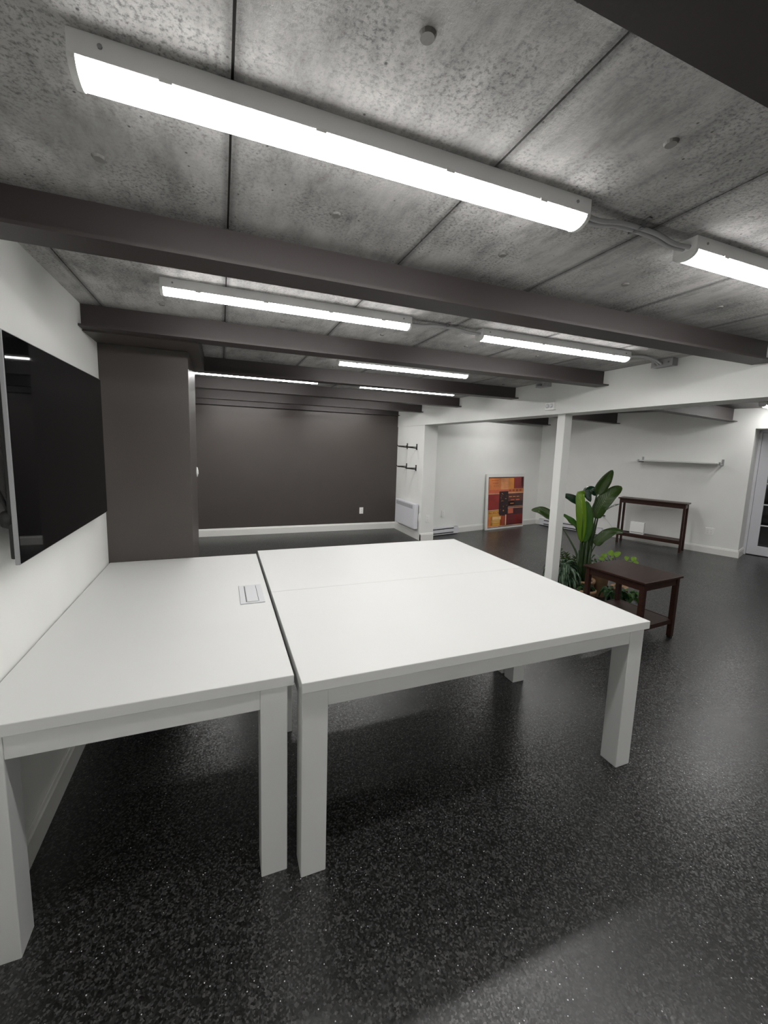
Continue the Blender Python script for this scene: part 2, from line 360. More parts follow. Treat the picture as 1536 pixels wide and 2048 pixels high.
# baseboards (stepped profile), each wall its own
def baseboard(name, p0, p1, h=0.125, t=0.016):
    """the room lies to the LEFT of p0 -> p1, so the profile grows to that side"""
    bm = B(); prof = [(0.0, 0), (-t, 0), (-t, h*0.80), (-t*0.7, h*0.86), (-t*0.55, h*0.97), (-t*0.3, h), (0.0, h)]
    extrude_profile(bm, prof, p0, p1); return struct(name, bm, 'trim')
baseboard('baseboard_back', (3.05, YB, 0), (-0.35+XW*0, YB, 0)) if False else baseboard('baseboard_back', (3.05, YB, 0), (XW, YB, 0))
baseboard('baseboard_left', (XW, 2.964, 0), (XW, YF, 0), h=0.12)
baseboard('baseboard_pilaster', (3.05, 5.966, 0), (3.05, YB, 0), h=0.125)
baseboard('baseboard_pilaster', (3.286, 5.982, 0), (3.034, 5.982, 0), h=0.125)
q0 = PC - D11*0.02; q1 = Vector((a.x+0.05, a.y+0.01, 0))
baseboard('baseboard_far_right', q0, q1, h=0.115)
baseboard('baseboard_right', PE - D20*0.0 + DW*0.0, PC, h=0.115)
baseboard('baseboard_right', rw(0, THK), rw(0, -0.016), h=0.115)
baseboard('baseboard_right', rw(8.0, 0), rw(OPEN, 0), h=0.115)

# glazed door in the recess
def dpt(s, z, d=THK-0.05): return rw(s, d, z)
door = bpy.data.objects.new('door_1', None); C.objects.link(door); door['kind'] = 'structure'; door.location = rw(0.5, THK-0.05)
door['label'] = 'white glazed door in the deep wall recess'
def dbox(bm, s0, s1, z0, z1, d0, d1): rwbox(bm, s0, s1, d0, d1, z0, z1)
bm = B(); W = 0.86; s0 = 0.0
dbox(bm, 0.0, 0.035, 0.0, ZD, THK-0.10, THK); dbox(bm, 0.0, OPEN, ZD-0.04, ZD, THK-0.10, THK); dbox(bm, OPEN-0.035, OPEN, 0, ZD-0.04, THK-0.10, THK)
obj('door_frame', bm, 'white_metal', door, bevel=0.002)
for k in range(2):
    a0 = 0.037+k*0.838; a1 = a0+0.836
    bm = B(); st = 0.125
    dbox(bm, a0, a0+st, 0.012, ZD-0.043, THK-0.075, THK-0.035); dbox(bm, a1-st, a1, 0.012, ZD-0.043, THK-0.075, THK-0.035)
    dbox(bm, a0+st, a1-st, 0.012, 0.155, THK-0.075, THK-0.035); dbox(bm, a0+st, a1-st, ZD-0.163, ZD-0.043, THK-0.075, THK-0.035)
    lf = obj('door_leaf', bm, 'white_metal', door, bevel=0.002)
    bm = B(); zz = [0.155+(ZD-0.163-0.155)*i/5 for i in range(6)]
    for z in zz[1:-1]: dbox(bm, a0+st, a1-st, z-0.009, z+0.009, THK-0.066, THK-0.044)
    mid = (a0+a1)/2; dbox(bm, mid-0.009, mid+0.009, 0.155, ZD-0.163, THK-0.064, THK-0.046)
    obj('glazing_bar', bm, 'white_metal', lf)
    bm = B(); dbox(bm, a0+st, a1-st, 0.155, ZD-0.163, THK-0.057, THK-0.053); obj('glass_pane', bm, 'glass', lf)

# ================================================================= THINGS
# ---- ceiling lights
def make_light():
    Lg = 1.195; W = 0.075; h = 0.040
    root = thing('ceiling_light', '', 'ceiling light', (0, 0, 0))
    bm = B(); box(bm, 0, Lg, 0, W, -h, 0.0); obj('housing', bm, 'housing', root, bevel=0.0015)
    bm = B(); n = 12; x0, x1 = 0.012, Lg-0.012
    prof = [(W*0.5 - (W*0.5-0.0015)*math.cos(math.pi*i/n), -h+0.001 - 0.024*math.sin(math.pi*i/n)) for i in range(n+1)]
    a = [bm.verts.new((x0, y, z)) for y, z in prof]; c = [bm.verts.new((x1, y, z)) for y, z in prof]
    for i in range(n): bm.faces.new((a[i], a[i+1], c[i+1], c[i])).smooth = True
    bm.faces.new(a); bm.faces.new(c[::-1]); bm.faces.new((a[0], c[0], c[-1], a[-1]))
    obj('lamp_lens', bm, 'lens', root)
    for xa, xb in ((0.0, 0.012), (Lg-0.012, Lg)):
        bm = B(); pr = [(W*0.5 - (W*0.5)*math.cos(math.pi*i/n), -h - 0.0245*math.sin(math.pi*i/n)) for i in range(n+1)]
        a = [bm.verts.new((xa, y, z)) for y, z in pr]; c = [bm.verts.new((xb, y, z)) for y, z in pr]
        for i in range(n): bm.faces.new((a[i], a[i+1], c[i+1], c[i]))
        bm.faces.new(a); bm.faces.new(c[::-1]); bm.faces.new((a[0], c[0], c[-1], a[-1]))
        obj('end_cap', bm, 'plastic', root)
    for x in (0.14, 0.43, 0.74, 1.02):
        bm = B(); box(bm, x, x+0.022, -0.0018, 0.002, -h-0.004, -h+0.004); obj('lens_clip', bm, 'plastic', root)
    for x in (0.05, Lg-0.05):
        bm = B(); tube(bm, [(x, 0.0005, -0.018), (x, -0.0025, -0.018)], 0.004, 8); obj('screw', bm, 'steel', root)
    return root
first = make_light()
LIGHTS = []
rows = [-1.35, -0.205, 0.938, 2.083, 3.225, 4.345, 5.50, 6.50]  # first row is unseen, added behind the camera to brighten the desks
for i, y in enumerate(rows):
    if i == 1: continue
    if i == 4: LIGHTS.append((0.865, y, i, 0)); continue
    for j, x in enumerate((-0.235, 1.405)): LIGHTS.append((x, y, i, j))
LAB = {(2, 0): 'big white strip light nearest the camera, over the white desks', (2, 1): 'strip light cut by the right edge of the photo, below the upper cable run',
       (3, 0): 'white strip light just behind the nearest full-width beam, left one of its row', (3, 1): 'white strip light just behind the nearest full-width beam, ending near the grey junction box',
       (4, 0): 'single strip light behind the second full-width beam, centred in its bay', (5, 0): 'thin sliver of strip light starting at the dark pillar, behind a beam',
       (5, 1): 'thin sliver of strip light on the right, low behind the far beams', (1, 0): 'strip light overhead behind the camera, left one', (1, 1): 'strip light overhead behind the camera, right one',
       (0, 0): 'added fill strip light behind the camera, left one', (0, 1): 'added fill strip light behind the camera, right one',
       (6, 0): 'strip light hidden by beams in the last bay but one, left', (6, 1): 'strip light hidden by beams in the last bay but one, right',
       (7, 0): 'strip light washing the dark far wall, left one', (7, 1): 'strip light washing the dark far wall, right one'}
LIGHTS += [(-0.235, -2.40, -1, 0), (1.405, -2.40, -1, 1)]  # a further unseen row, added as fill for the desk legs
LAB[(-1, 0)] = 'added fill strip light near the wall behind the camera, left one'; LAB[(-1, 1)] = 'added fill strip light near the wall behind the camera, right one'
for n_, (x, y, i, j) in enumerate(LIGHTS):
    r = first if n_ == 0 else copy_tree(first)
    r.location = (x, y, ZC); r['label'] = LAB[(i, j)]; r['group'] = 'strip lights between the ceiling beams'
# right room lights
for n_, (x, y, ang, lab) in enumerate((
        (6.62, 3.285, 11, 'strip light of the right room showing only as a bright dot at the photo edge'),
        (4.75, 2.55, 11, 'strip light hidden behind the girder, over the end table'),
        (3.30, 4.13, 11, 'added fill strip light hidden behind the girder, above and beyond the post'),  # this light and the next are added to brighten the right room
        (4.50, 4.36, 11, 'added fill strip light hidden behind the girder, in front of the console table'),
        (4.2, 5.72, 11, 'strip light hidden behind the girder, nearest the art print'),
        (4.9, 1.15, 8, 'added unseen strip light of the right room beside the camera, left one'),  # from here on unseen lights, put in to fill the right room
        (6.6, 1.35, 8, 'added unseen strip light of the right room beside the camera, right one'),
        (5.0, -0.6, 4, 'added unseen strip light at the back of the right room'))):
    r = copy_tree(first); r.location = (x, y, ZR); r.rotation_euler.z = math.radians(ang); r['label'] = lab; r['group'] = 'strip lights of the right room'

# ---- cables between the lights
def cable_run(name, x0, x1, y, z, label, strap=True, end=None):
    root = thing(name, label, 'cable', ((x0+x1)/2, y, ZC))
    for k, dy in enumerate((0.0, 0.018)):
        L_ = x1-x0
        pts = smoothpts([(x0-0.005, y+dy*1.2-0.004, z-0.006), (x0+L_*0.15, y+dy+0.002, z-0.004), (x0+L_*0.32, y+dy, z+0.006), (x0+L_*0.5, y+dy, z+0.009),
                         (x0+L_*0.68, y+dy-0.001, z+0.006), (x0+L_*0.86, y+dy+0.004, z-0.002), (x1+0.005, y+dy-0.004, z-0.004)] if end is None else end(dy), 6)
        bm = B(); tube(bm, pts, 0.0068, 8); obj('cable', bm, 'cable', root)
    if strap:
        xm = (x0+x1)/2; bm = B(); box(bm, xm-0.007, xm+0.007, y-0.014, y+0.032, ZC-0.0215, ZC-0.0185)
        box(bm, xm-0.007, xm+0.007, y-0.034, y-0.012, ZC-0.004, ZC); box(bm, xm-0.007, xm+0.007, y-0.014, y-0.0115, ZC-0.02, ZC); box(bm, xm-0.007, xm+0.007, y+0.029, y+0.032, ZC-0.02, ZC)
        obj('strap', bm, 'steel', root)
    return root
cable_run('cable_run', 0.96, 1.405, 0.965, ZC-0.024, 'pair of grey cables strapped to the ceiling between the two nearest strip lights')
cable_run('cable_run', 0.96, 1.405, 2.110, ZC-0.024, 'pair of thin cables between the two strip lights behind the nearest beam')
cable_run('cable_run', 0.96, 1.405, 4.412, ZC-0.024, 'pair of cables between the two slivers of strip light in a far bay')
def endj(dy): return [(2.598, 2.105+dy, ZC-0.026), (2.68, 2.11+dy, ZC-0.014), (2.78, 2.112+dy, ZC-0.010), (2.88, 2.115+dy, ZC-0.022), (2.94, 2.13+dy, ZC-0.030), (2.975, 2.135+dy*1.5, ZC-0.036)]
cable_run('cable_run', 2.598, 2.97, 2.105, ZC-0.02, 'thin cables running from the strip light into the grey junction box', strap=False, end=endj)
def jbox(loc, label):
    root = thing('junction_box', label, 'junction box', loc); x, y, z = loc
    bm = B(); box(bm, x-0.058, x+0.002, y-0.075, y+0.075, z-0.052, z); obj('box', bm, 'steel', root, bevel=0.003)
    bm = B(); box(bm, x-0.062, x-0.058, y-0.078, y+0.078, z-0.054, z-0.001); obj('cover', bm, 'cable', root, bevel=0.001)
    for dy in (-0.05, 0.05):
        bm = B(); tube(bm, [(x-0.062, y+dy, z-0.027), (x-0.066, y+dy, z-0.027)], 0.006, 8); obj('screw', bm, 'steel', root)
    for dy in (0.0, 0.03):
        bm = B(); tube(bm, [(x-0.062, y+dy, z-0.032), (x-0.082, y+dy, z-0.032)], 0.011, 10); obj('clamp', bm, 'steel', root)
    return root
jbox((XG, 2.14, ZC), 'grey metal junction box where ceiling and white girder meet, beside the strip light')
jbox((XG, 3.35, ZC), 'small dark junction box on the girder, half hidden by the beam above the post')

# ---- desks: 1.64 x 0.88
def make_desk():
    Lx, Ly, H = 1.639, 0.885, 0.752
    root = thing('desk', '', 'desk', (0, 0, 0)); t = 0.038; o_ = 0.021; lg = 0.090; ox = 0.005
    bm = B(); box(bm, 0, Lx, 0, Ly, H-t, H); obj('tabletop', bm, 'lacquer', root, bevel=0.0025)
    for x in (ox, Lx-ox-lg):
        for y in (o_, Ly-0.004-lg):
            bm = B(); box(bm, x, x+lg, y, y+lg, 0, H-t); obj('leg', bm, 'lacquer', root, bevel=0.003)
    for y in (o_+0.001, Ly-0.004-0.025):
        bm = B(); box(bm, ox+lg, Lx-ox-lg, y+0.003, y+0.024, H-t-0.073, H-t); obj('apron', bm, 'lacquer', root, bevel=0.0015)
    for x in (ox+0.004, Lx-ox-0.026):
        bm = B(); box(bm, x, x+0.022, o_+lg, Ly-0.004-lg, H-t-0.073, H-t); obj('apron', bm, 'lacquer', root, bevel=0.0015)
    return root
d1 = make_desk(); d1.location = (0.232, 1.254, 0); d1['label'] = 'front white desk of the wide pair, nearest the camera, with thick square legs'
d2 = copy_tree(d1); d2.location = (0.232, 2.1405+0.0, 0); d2['label'] = 'rear white desk of the wide pair, behind the seam in the white top'
d3 = copy_tree(d1); d3['label'] = 'white desk along the left wall under the television, with a grey cable grommet'
for o, gname in ((d1, None), (d2, None), (d3, None)): o['group'] = 'white desks pushed together'
# third desk turned a quarter: its length runs along the wall; scale stays 1
d3.rotation_euler.z = math.radians(90); d3.location = (0.218, 1.321, -0.004)
# cable grommet on the third desk
zt = 0.748
gr = thing('cable_grommet', 'silver grey flip-lid power port set in the left desk top', 'cable grommet', (0.132, 2.15, zt))
def gb(bm, x0, x1, y0, y1, z0, z1): box(bm, x0, x1, y0, y1, zt+z0, zt+z1)
bm = B(); gb(bm, 0.074, 0.190, 2.014, 2.284, 0.0, 0.004); obj('frame', bm, 'grey_plastic', gr, bevel=0.0015)
bm = B(); gb(bm, 0.106, 0.158, 2.030, 2.268, 0.004, 0.0062); obj('lid', bm, 'grey_plastic', gr, bevel=0.001)
bm = B(); gb(bm, 0.1005, 0.1045, 2.032, 2.266, 0.004, 0.0045); gb(bm, 0.160, 0.1625, 2.032, 2.266, 0.004, 0.0045); obj('slot', bm, 'slot', gr)

# ---- television
tv = thing('television', 'large black wall-mounted screen with silver edge above the left desk', 'television', (XW, 2.12, 1.48))
XS = -0.598
bm = B(); box(bm, XS-0.013, XS, 1.585, 2.655, 1.120, 1.838); obj('bezel', bm, 'bezel', tv, bevel=0.002)
bm = B(); box(bm, XS, XS+0.002, 1.589, 2.651, 1.124, 1.834); obj('screen', bm, 'screen', tv)
bm = B(); box(bm, XS-0.030, XS-0.013, 1.60, 2.64, 1.135, 1.82); obj('back_case', bm, 'black', tv, bevel=0.006)
bm = B(); box(bm, XW, XS-0.030, 1.95, 2.30, 1.30, 1.66); obj('wall_mount', bm, 'black', tv)
bm = B(); lathe(bm, [(0.001, -0.02), (0.026, -0.018), (0.032, 0), (0.026, 0.018), (0.001, 0.02)], 0, 0, 16)
bmesh.ops.rotate(bm, verts=bm.verts, matrix=Matrix.Rotation(math.pi/2, 3, 'Y')); bmesh.ops.translate(bm, verts=bm.verts, vec=(XW+0.045, 1.625, 1.262)); bmesh.ops.scale(bm, verts=bm.verts, vec=(1, 1, 1))
obj('speaker', bm, 'black', tv)
bm = B(); tube(bm, smoothpts([(XW+0.02, 1.50, 1.72), (XW+0.03, 1.535, 1.55), (XW+0.03, 1.56, 1.42), (XW+0.035, 1.60, 1.34), (XW+0.045, 1.625, 1.28)], 6), 0.006, 8); obj('power_cord', bm, 'black', tv)

# ---- thermostat on pillar side, door stop
th = thing('wall_dial', 'white round thermostat on the side of the dark pillar', 'thermostat', (-0.188, 3.60, 1.28))
bm = B(); lathe(bm, [(0.040, 0), (0.040, 0.006), (0.034, 0.010), (0.012, 0.011)], 0, 0, 24)
bmesh.ops.rotate(bm, verts=bm.verts, matrix=Matrix.Rotation(math.pi/2, 3, 'Y')); bmesh.ops.translate(bm, verts=bm.verts, vec=(-0.188, 3.60, 1.28)); obj('body', bm, 'plastic', th)
bm = B(); lathe(bm, [(0.020, 0.0105), (0.020, 0.013), (0.016, 0.014)], 0, 0, 20)
bmesh.ops.rotate(bm, verts=bm.verts, matrix=Matrix.Rotation(math.pi/2, 3, 'Y')); bmesh.ops.translate(bm, verts=bm.verts, vec=(-0.188, 3.60, 1.28)); obj('knob', bm, 'plastic', th)

# ---- wall plates
def plate(name, P, nrm, label, cat, kind='duplex', w=0.072, h=0.116):
    """P centre on the wall, nrm outward normal"""
    P = Vector(P); n = Vector(nrm).normalized(); s = Vector((0, 0, 1)).cross(n)
    mt = Matrix((( s.x, n.x, 0, P.x), (s.y, n.y, 0, P.y), (0, 0, 1, P.z), (0, 0, 0, 1)))
    root = thing(name, label, cat, P)
    bm = B(); box(bm, -w/2, w/2, 0, 0.007, -h/2, h/2, 0, mt); obj('cover_plate', bm, 'plastic', root, bevel=0.002)
    if kind == 'duplex':
        bm = B(); box(bm, -0.017, 0.017, 0.007, 0.0095, -0.034, 0.034, 0, mt); f = obj('socket', bm, 'plastic', root, bevel=0.001)
        bm = B()
        for dz in (-0.019, 0.019):
            for dx in (-0.006, 0.006): box(bm, dx-0.001, dx+0.001, 0.0093, 0.0098, dz-0.004, dz+0.004, 0, mt)
        obj('slot', bm, 'slot', f)
    elif kind == 'switch':
        bm = B(); box(bm, -0.017, 0.017, 0.007, 0.011, -0.034, 0.034, 0, mt); obj('rocker', bm, 'plastic', root, bevel=0.001)
    elif kind == 'double':
        for dx in (-0.023, 0.023):
            bm = B(); box(bm, dx-0.016, dx+0.016, 0.007, 0.0095, -0.033, 0.033, 0, mt); f = obj('socket', bm, 'plastic', root, bevel=0.001)
            bm = B()
            for dz in (-0.018, 0.018):
                for dd in (-0.006, 0.006): box(bm, dx+dd-0.001, dx+dd+0.001, 0.0093, 0.0098, dz-0.004, dz+0.004, 0, mt)
            obj('slot', bm, 'slot', f)
    return root
plate('power_outlet', (2.372, YB, 0.355), (0, -1, 0), 'white power outlet low on the dark far wall', 'outlet')
plate('heater_switch', (3.05, 6.068, 0.375), (-1, 0, 0), 'white plate on the pilaster side, just right of the panel heater', 'switch', 'switch', h=0.13)
plate('power_outlet', (3.168, 5.982, 0.365), (0, -1, 0), 'white power outlet on the narrow front face of the pilaster', 'outlet')
Q = Vector((3.671, 6.344, 0.377)); plate('power_outlet', Q, -N11, 'white power outlet on the wall above the short baseboard heater', 'outlet')
P_ = rw(-(Vector((7.234, 4.091, 0))-PE).length, 0, 0.349); plate('power_outlet', P_, -D20, 'square double outlet right of the console table', 'outlet', 'double', w=0.116)
P_ = rw(-(Vector((6.685, 5.597, 0))-PE).length, 0, 0.345); po = plate('power_outlet', P_, -D20, 'double outlet with a black plug, left of the console table', 'outlet', 'double', w=0.116)
# adapter and its cord
ad = thing('power_adapter', 'black plug with a cord hanging down to the console table', 'power adapter', P_)
Pb = P_ - D20*0.0095
bm = B(); mt = Matrix(((DW.x, -D20.x, 0, Pb.x), (DW.y, -D20.y, 0, Pb.y), (0, 0, 1, Pb.z), (0, 0, 0, 1)))
box(bm, 0.008, 0.040, 0.0005, 0.03, 0.004, 0.038, 0, mt); obj('plug', bm, 'black', ad, bevel=0.003)
c0 = Pb - D20*0.03 + DW*0.024 + Vector((0, 0, 0.02))
bm = B(); tube(bm, smoothpts([c0, c0+DW*0.06-D20*0.02+Vector((0, 0, -0.05)), c0+DW*0.16-D20*0.03+Vector((0, 0, -0.16)), c0+DW*0.26-D20*0.05+Vector((0, 0, -0.30)), c0+DW*0.42-D20*0.06+Vector((0, 0, -0.354)), c0+DW*0.70-D20*0.12+Vector((0, 0, -0.352)), c0+DW*1.0-D20*0.08+Vector((0, 0, -0.354))], 6), 0.004, 6); obj('cord', bm, 'white_cord', ad)

# ---- panel heater on the pilaster
ht = thing('panel_heater', 'white wall panel heater with grille on the pilaster side', 'heater', (3.05, 6.46, 0.16))
bm = B(); box(bm, 2.962, 3.035, 6.06, 6.865, 0.178, 0.598); obj('casing', bm, 'white_metal', ht, bevel=0.008, segs=3)
bm = B(); box(bm, 3.035, 3.052, 6.15, 6.77, 0.25, 0.55); obj('wall_bracket', bm, 'slot', ht)
bm = B()
for k in range(8): box(bm, 2.9605, 2.9622, 6.13+k*0.087, 6.13+k*0.087+0.080, 0.512, 0.574)
obj('grille', bm, 'grey_plastic', ht)
bm = B(); box(bm, 2.9600, 2.9622, 6.112, 6.848, 0.20, 0.498); obj('front_panel', bm, 'white_metal', ht, bevel=0.001)

# ---- baseboard heaters
def bheater(p0, d, n, Lh, label):
    """p0 start at the wall foot, d along, n out of the wall"""
    p0 = Vector(p0); root = thing('baseboard_heater', label, 'heater', p0)
    mt = Matrix(((d.x, n.x, 0, p0.x), (d.y, n.y, 0, p0.y), (0, 0, 1, 0), (0, 0, 0, 1)))
    bm = B(); box(bm, 0, Lh, 0.0, 0.018, 0.012, 0.135, 0, mt); box(bm, 0, Lh, 0.018, 0.055, 0.118, 0.135, 0, mt); box(bm, 0, Lh, 0.018, 0.060, 0.012, 0.022, 0, mt); obj('back_plate', bm, 'white_metal', root)
    bm = B(); box(bm, 0.10, Lh-0.10, 0.052, 0.060, 0.045, 0.100, 0, mt); obj('front_cover', bm, 'white_metal', root, bevel=0.002)
    bm = B(); box(bm, 0.08, Lh-0.08, 0.018, 0.040, 0.022, 0.117, 0, mt); obj('heating_fins', bm, 'slot', root)
    for s in (0, Lh-0.10):
        bm = B(); box(bm, s, s+0.10, 0.018, 0.062, 0.012, 0.135, 0, mt); obj('end_cap', bm, 'white_metal', root, bevel=0.002)
    return root
hb = Vector((3.30, a.y*0+6.857-(6.225-3.30)*math.tan(math.radians(11.2)), 0))
bheater(hb + D11*0.0 - N11*0.017, D11, -N11, 0.70, 'short white baseboard heater beside the pilaster')
s_ = sC+0.12; bheater(rw(s_, -0.017), DW, -D20, 1.25, 'long white baseboard heater behind the post and the tall plant')

# ---- art print leaning on the far wall
mt_cols = {'orange': (0.62, 0.20, 0.06), 'amber': (0.66, 0.25, 0.05), 'peach': (0.68, 0.30, 0.13), 'coral': (0.55, 0.12, 0.06), 'red': (0.28, 0.03, 0.025), 'wine': (0.13, 0.015, 0.018),
           'maroon': (0.055, 0.010, 0.014), 'black': (0.022, 0.010, 0.012), 'cream': (0.75, 0.48, 0.22), 'line': (0.72, 0.42, 0.28), 'rust': (0.33, 0.06, 0.02), 'gold': (0.55, 0.27, 0.05), 'brown': (0.11, 0.035, 0.022)}
names = list(mt_cols)
for k, c in mt_cols.items(): M['ink_'+k] = plain('ink_'+k, c, 0.4, var=0.35)
AW, AH = 1.085, 1.075
al = Vector((4.665, 6.537, 0)) - N11*0.055
art = thing('art_print', 'white-framed abstract print in orange, red and black leaning on the far wall', 'picture', al)
tilt = math.radians(2.6)
ax = D11; az = Vector((N11.x*math.sin(tilt), N11.y*math.sin(tilt), math.cos(tilt))); ay = az.cross(ax)   # ay points into the room? checked below
if ay.dot(-N11) < 0: ay = -ay
o0 = al - N11*0.03
mtA = Matrix(((ax.x, ay.x, az.x, o0.x), (ax.y, ay.y, az.y, o0.y), (ax.z, ay.z, az.z, 0.001), (0, 0, 0, 1)))
bm = B(); box(bm, 0, AW, -0.03, 0.0, 0, AH, 0, mtA); obj('canvas', bm, 'trim', art, bevel=0.002)
bm = B()
def patch(x0, x1, y0, y1, c, lay=1):
    """x 0..1 from left, y 0..1 from top within the inked area"""
    ix0, ix1, iz0, iz1 = 0.045, AW-0.03, 0.035, AH-0.06
    X0 = ix0+(ix1-ix0)*x0; X1 = ix0+(ix1-ix0)*x1; Z1 = iz1-(iz1-iz0)*y0; Z0 = iz1-(iz1-iz0)*y1
    t = 0.0006*lay; box(bm, X0, X1, 0.0, t, Z0, Z1, names.index(c), mtA)
patch(0, 1, 0, 1, 'maroon', 1)
for q in ((0.01, .34, .02, .25, 'orange'), (.34, .55, .02, .25, 'peach'), (.55, .71, .02, .30, 'amber'), (.71, .97, .01, .235, 'red'), (.93, 1, .0, .20, 'maroon'),
          (0, .57, .25, .32, 'coral'), (.57, .99, .235, .325, 'orange'), (0, .31, .335, .64, 'red'), (.31, .36, .335, .64, 'rust'), (.56, .99, .335, .49, 'brown'), (.56, .99, .49, .60, 'black'), (.56, .73, .49, .62, 'brown'),
          (0, .32, .665, .77, 'gold'), (0, .14, .77, .99, 'orange'), (.08, .38, .77, .97, 'gold'), (.34, .47, .775, .97, 'rust'), (.56, .71, .64, .74, 'coral'), (.71, .99, .64, .76, 'maroon'),
          (.53, .99, .76, .955, 'wine'), (.75, .99, .77, .95, 'red')): patch(*q, lay=2)
for q in ((0, .32, .322, .334, 'line'), (.55, 1, .318, .332, 'line'), (0, .32, .645, .658, 'line'), (.55, 1, .622, .634, 'line'), (.485, .515, .76, .97, 'line'), (.0, 1, .975, .99, 'line'), (.56, .99, .595, .602, 'line'),
          (.13, .36, .785, .845, 'cream'), (.10, .34, .86, .87, 'cream'), (.10, .34, .89, .90, 'cream'), (0, .1, .985, 1, 'black'), (.3, .7, .985, .992, 'black')): patch(*q, lay=3)
for k in range(4): patch(.57+k*.10, .57+k*.10+.07, .255, .295, 'rust', 3)
for k in range(3): patch(.58+k*.11, .58+k*.11+.08, .395, .408, 'peach', 3)
for k in range(2): patch(.63+k*.15, .63+k*.15+.11, .455, .475, 'coral', 3)
patch(.62, .72, .53, .545, 'peach', 3)
for k in range(9):
    patch(.08+.05*(k % 3)+.03*(k//3), .11+.05*(k % 3)+.06, .06+.055*(k//3), .068+.055*(k//3), 'rust', 3)
    patch(.37+.03*(k//3), .46+.03*(k % 3), .05+.02*k, .056+.02*k, 'orange', 3)
for k in range(7): patch(.03+.04*k, .05+.04*k, .69+.01*(k % 3), .72, 'rust', 3)
patch(.30, .55, .285, .745, 'black', 4)
for k in range(26):
    x = .33+random.random()*.18; y = .32+random.random()*.39; patch(x, x+.012+random.random()*.02, y, y+.006+random.random()*.02, random.choice(['brown', 'rust', 'maroon', 'gold']), 5)
patch(.37, .39, .325, .337, 'cream', 5)
obj('print', bm, [M['ink_'+k] for k in names], art)

# ---- shelf brackets on the pilaster
def bracket(y, z, label):
    root = thing('shelf_bracket', label, 'shelf bracket', (3.05, y, z)); h = 0.035
    bm = B(); box(bm, 3.042, 3.05, y-0.016, y+0.016, z-0.055, z+0.045); obj('wall_plate', bm, 'iron', root, bevel=0.001)
    bm = B(); box(bm, 2.86, 3.043, y-0.012, y+0.012, z-0.010, z); box(bm, 2.852, 2.860, y-0.014, y+0.014, z-0.012, z+0.016)
    extrude_profile(bm, [(-0.004, 0), (0.004, 0), (0.004, 0.02), (-0.004, 0.02)], (3.042, y, z-0.036), (2.87, y, z-0.022)); obj('arm', bm, 'iron', root, bevel=0.001)
for y, z, s in ((6.24, 1.546, 'upper dark shelf bracket nearer the pilaster edge'), (6.62, 1.556, 'upper dark shelf bracket nearer the dark wall'),
                (6.24, 1.195, 'lower dark shelf bracket nearer the pilaster edge'), (6.62, 1.205, 'lower dark shelf bracket nearer the dark wall')): bracket(y, z, s)

# ---- motion sensor box on the girder
em = thing('motion_sensor', 'small white sensor box on the girder above the post', 'sensor', (XG, 3.25, 1.94))
bm = B(); box(bm, XG-0.03, XG+0.002, 3.19, 3.31, 1.937, 2.01); obj('body', bm, 'plastic', em, bevel=0.004)
for dy in (-0.028, 0.022):
    bm = B(); bmesh.ops.create_uvsphere(bm, u_segments=14, v_segments=8, radius=0.019); bmesh.ops.translate(bm, verts=bm.verts, vec=(XG-0.034, 3.25+dy, 1.974)); obj('lens', bm, 'white_metal', em, smooth=True)

# ---- floating shelf on the right wall
def rws(p): return -((Vector((p[0], p[1], 0))-PE).length)
sh = thing('wall_shelf', 'thin white wall shelf above the console table', 'shelf', rw(-0.85, 0, 1.42))
sL, sR = rws((6.86, 5.10)), rws((7.235, 4.07))
bm = B(); rwbox(bm, sL-0.01, sR, -0.215, -0.004, 1.422, 1.440); obj('board', bm, 'lacquer', sh, bevel=0.001)
for s in (sL+0.03, sR+0.03):
    bm = B(); rwbox(bm, s-0.015, s+0.015, -0.006, 0, 1.40, 1.495); rwbox(bm, s-0.012, s+0.012, -0.235, -0.004, 1.405, 1.421); rwbox(bm, s-0.012, s+0.012, -0.235, -0.229, 1.405, 1.452); obj('bracket', bm, 'steel', sh, bevel=0.001)

# ---- console table
def local(o, angle):
    c, s = math.cos(angle), math.sin(angle)
    return Matrix(((c, -s, 0, o[0]), (s, c, 0, o[1]), (0, 0, 1, 0), (0, 0, 0, 1)))
ca = -1.18; mc = local((6.40, 5.075), ca)
ct = thing('console_table', 'tall narrow dark wood console table against the right wall', 'table', (6.40, 5.075, 0), rz=ca)
CW, CD, CH = 0.955, 0.262, 0.788
bm = B(); box(bm, -0.012, CW+0.012, -0.012, CD+0.012, CH-0.018, CH, 0, mc); obj('tabletop', bm, 'wood', ct, bevel=0.002)
bm = B(); box(bm, 0.02, CW-0.02, 0.012, 0.028, CH-0.085, CH-0.018, 0, mc); box(bm, 0.02, CW-0.02, CD-0.028, CD-0.012, CH-0.085, CH-0.018, 0, mc)
box(bm, 0.012, 0.028, 0.02, CD-0.02, CH-0.085, CH-0.018, 0, mc); box(bm, CW-0.028, CW-0.012, 0.02, CD-0.02, CH-0.085, CH-0.018, 0, mc); obj('apron', bm, 'wood', ct)
for x in (0.008, CW-0.040):
    for y in (0.008, CD-0.040):
        bm = B(); box(bm, x, x+0.032, y, y+0.032, 0, CH-0.018, 0, mc); obj('leg', bm, 'wood', ct, bevel=0.002)
bm = B(); box(bm, 0.04, CW-0.04, 0.02, CD-0.02, 0.165, 0.180, 0, mc); obj('lower_shelf', bm, 'wood', ct)
bm = B(); box(bm, 0.03, CW-0.03, 0.010, 0.026, 0.130, 0.185, 0, mc); box(bm, 0.03, CW-0.03, CD-0.026, CD-0.010, 0.130, 0.185, 0, mc); obj('rail', bm, 'wood', ct)
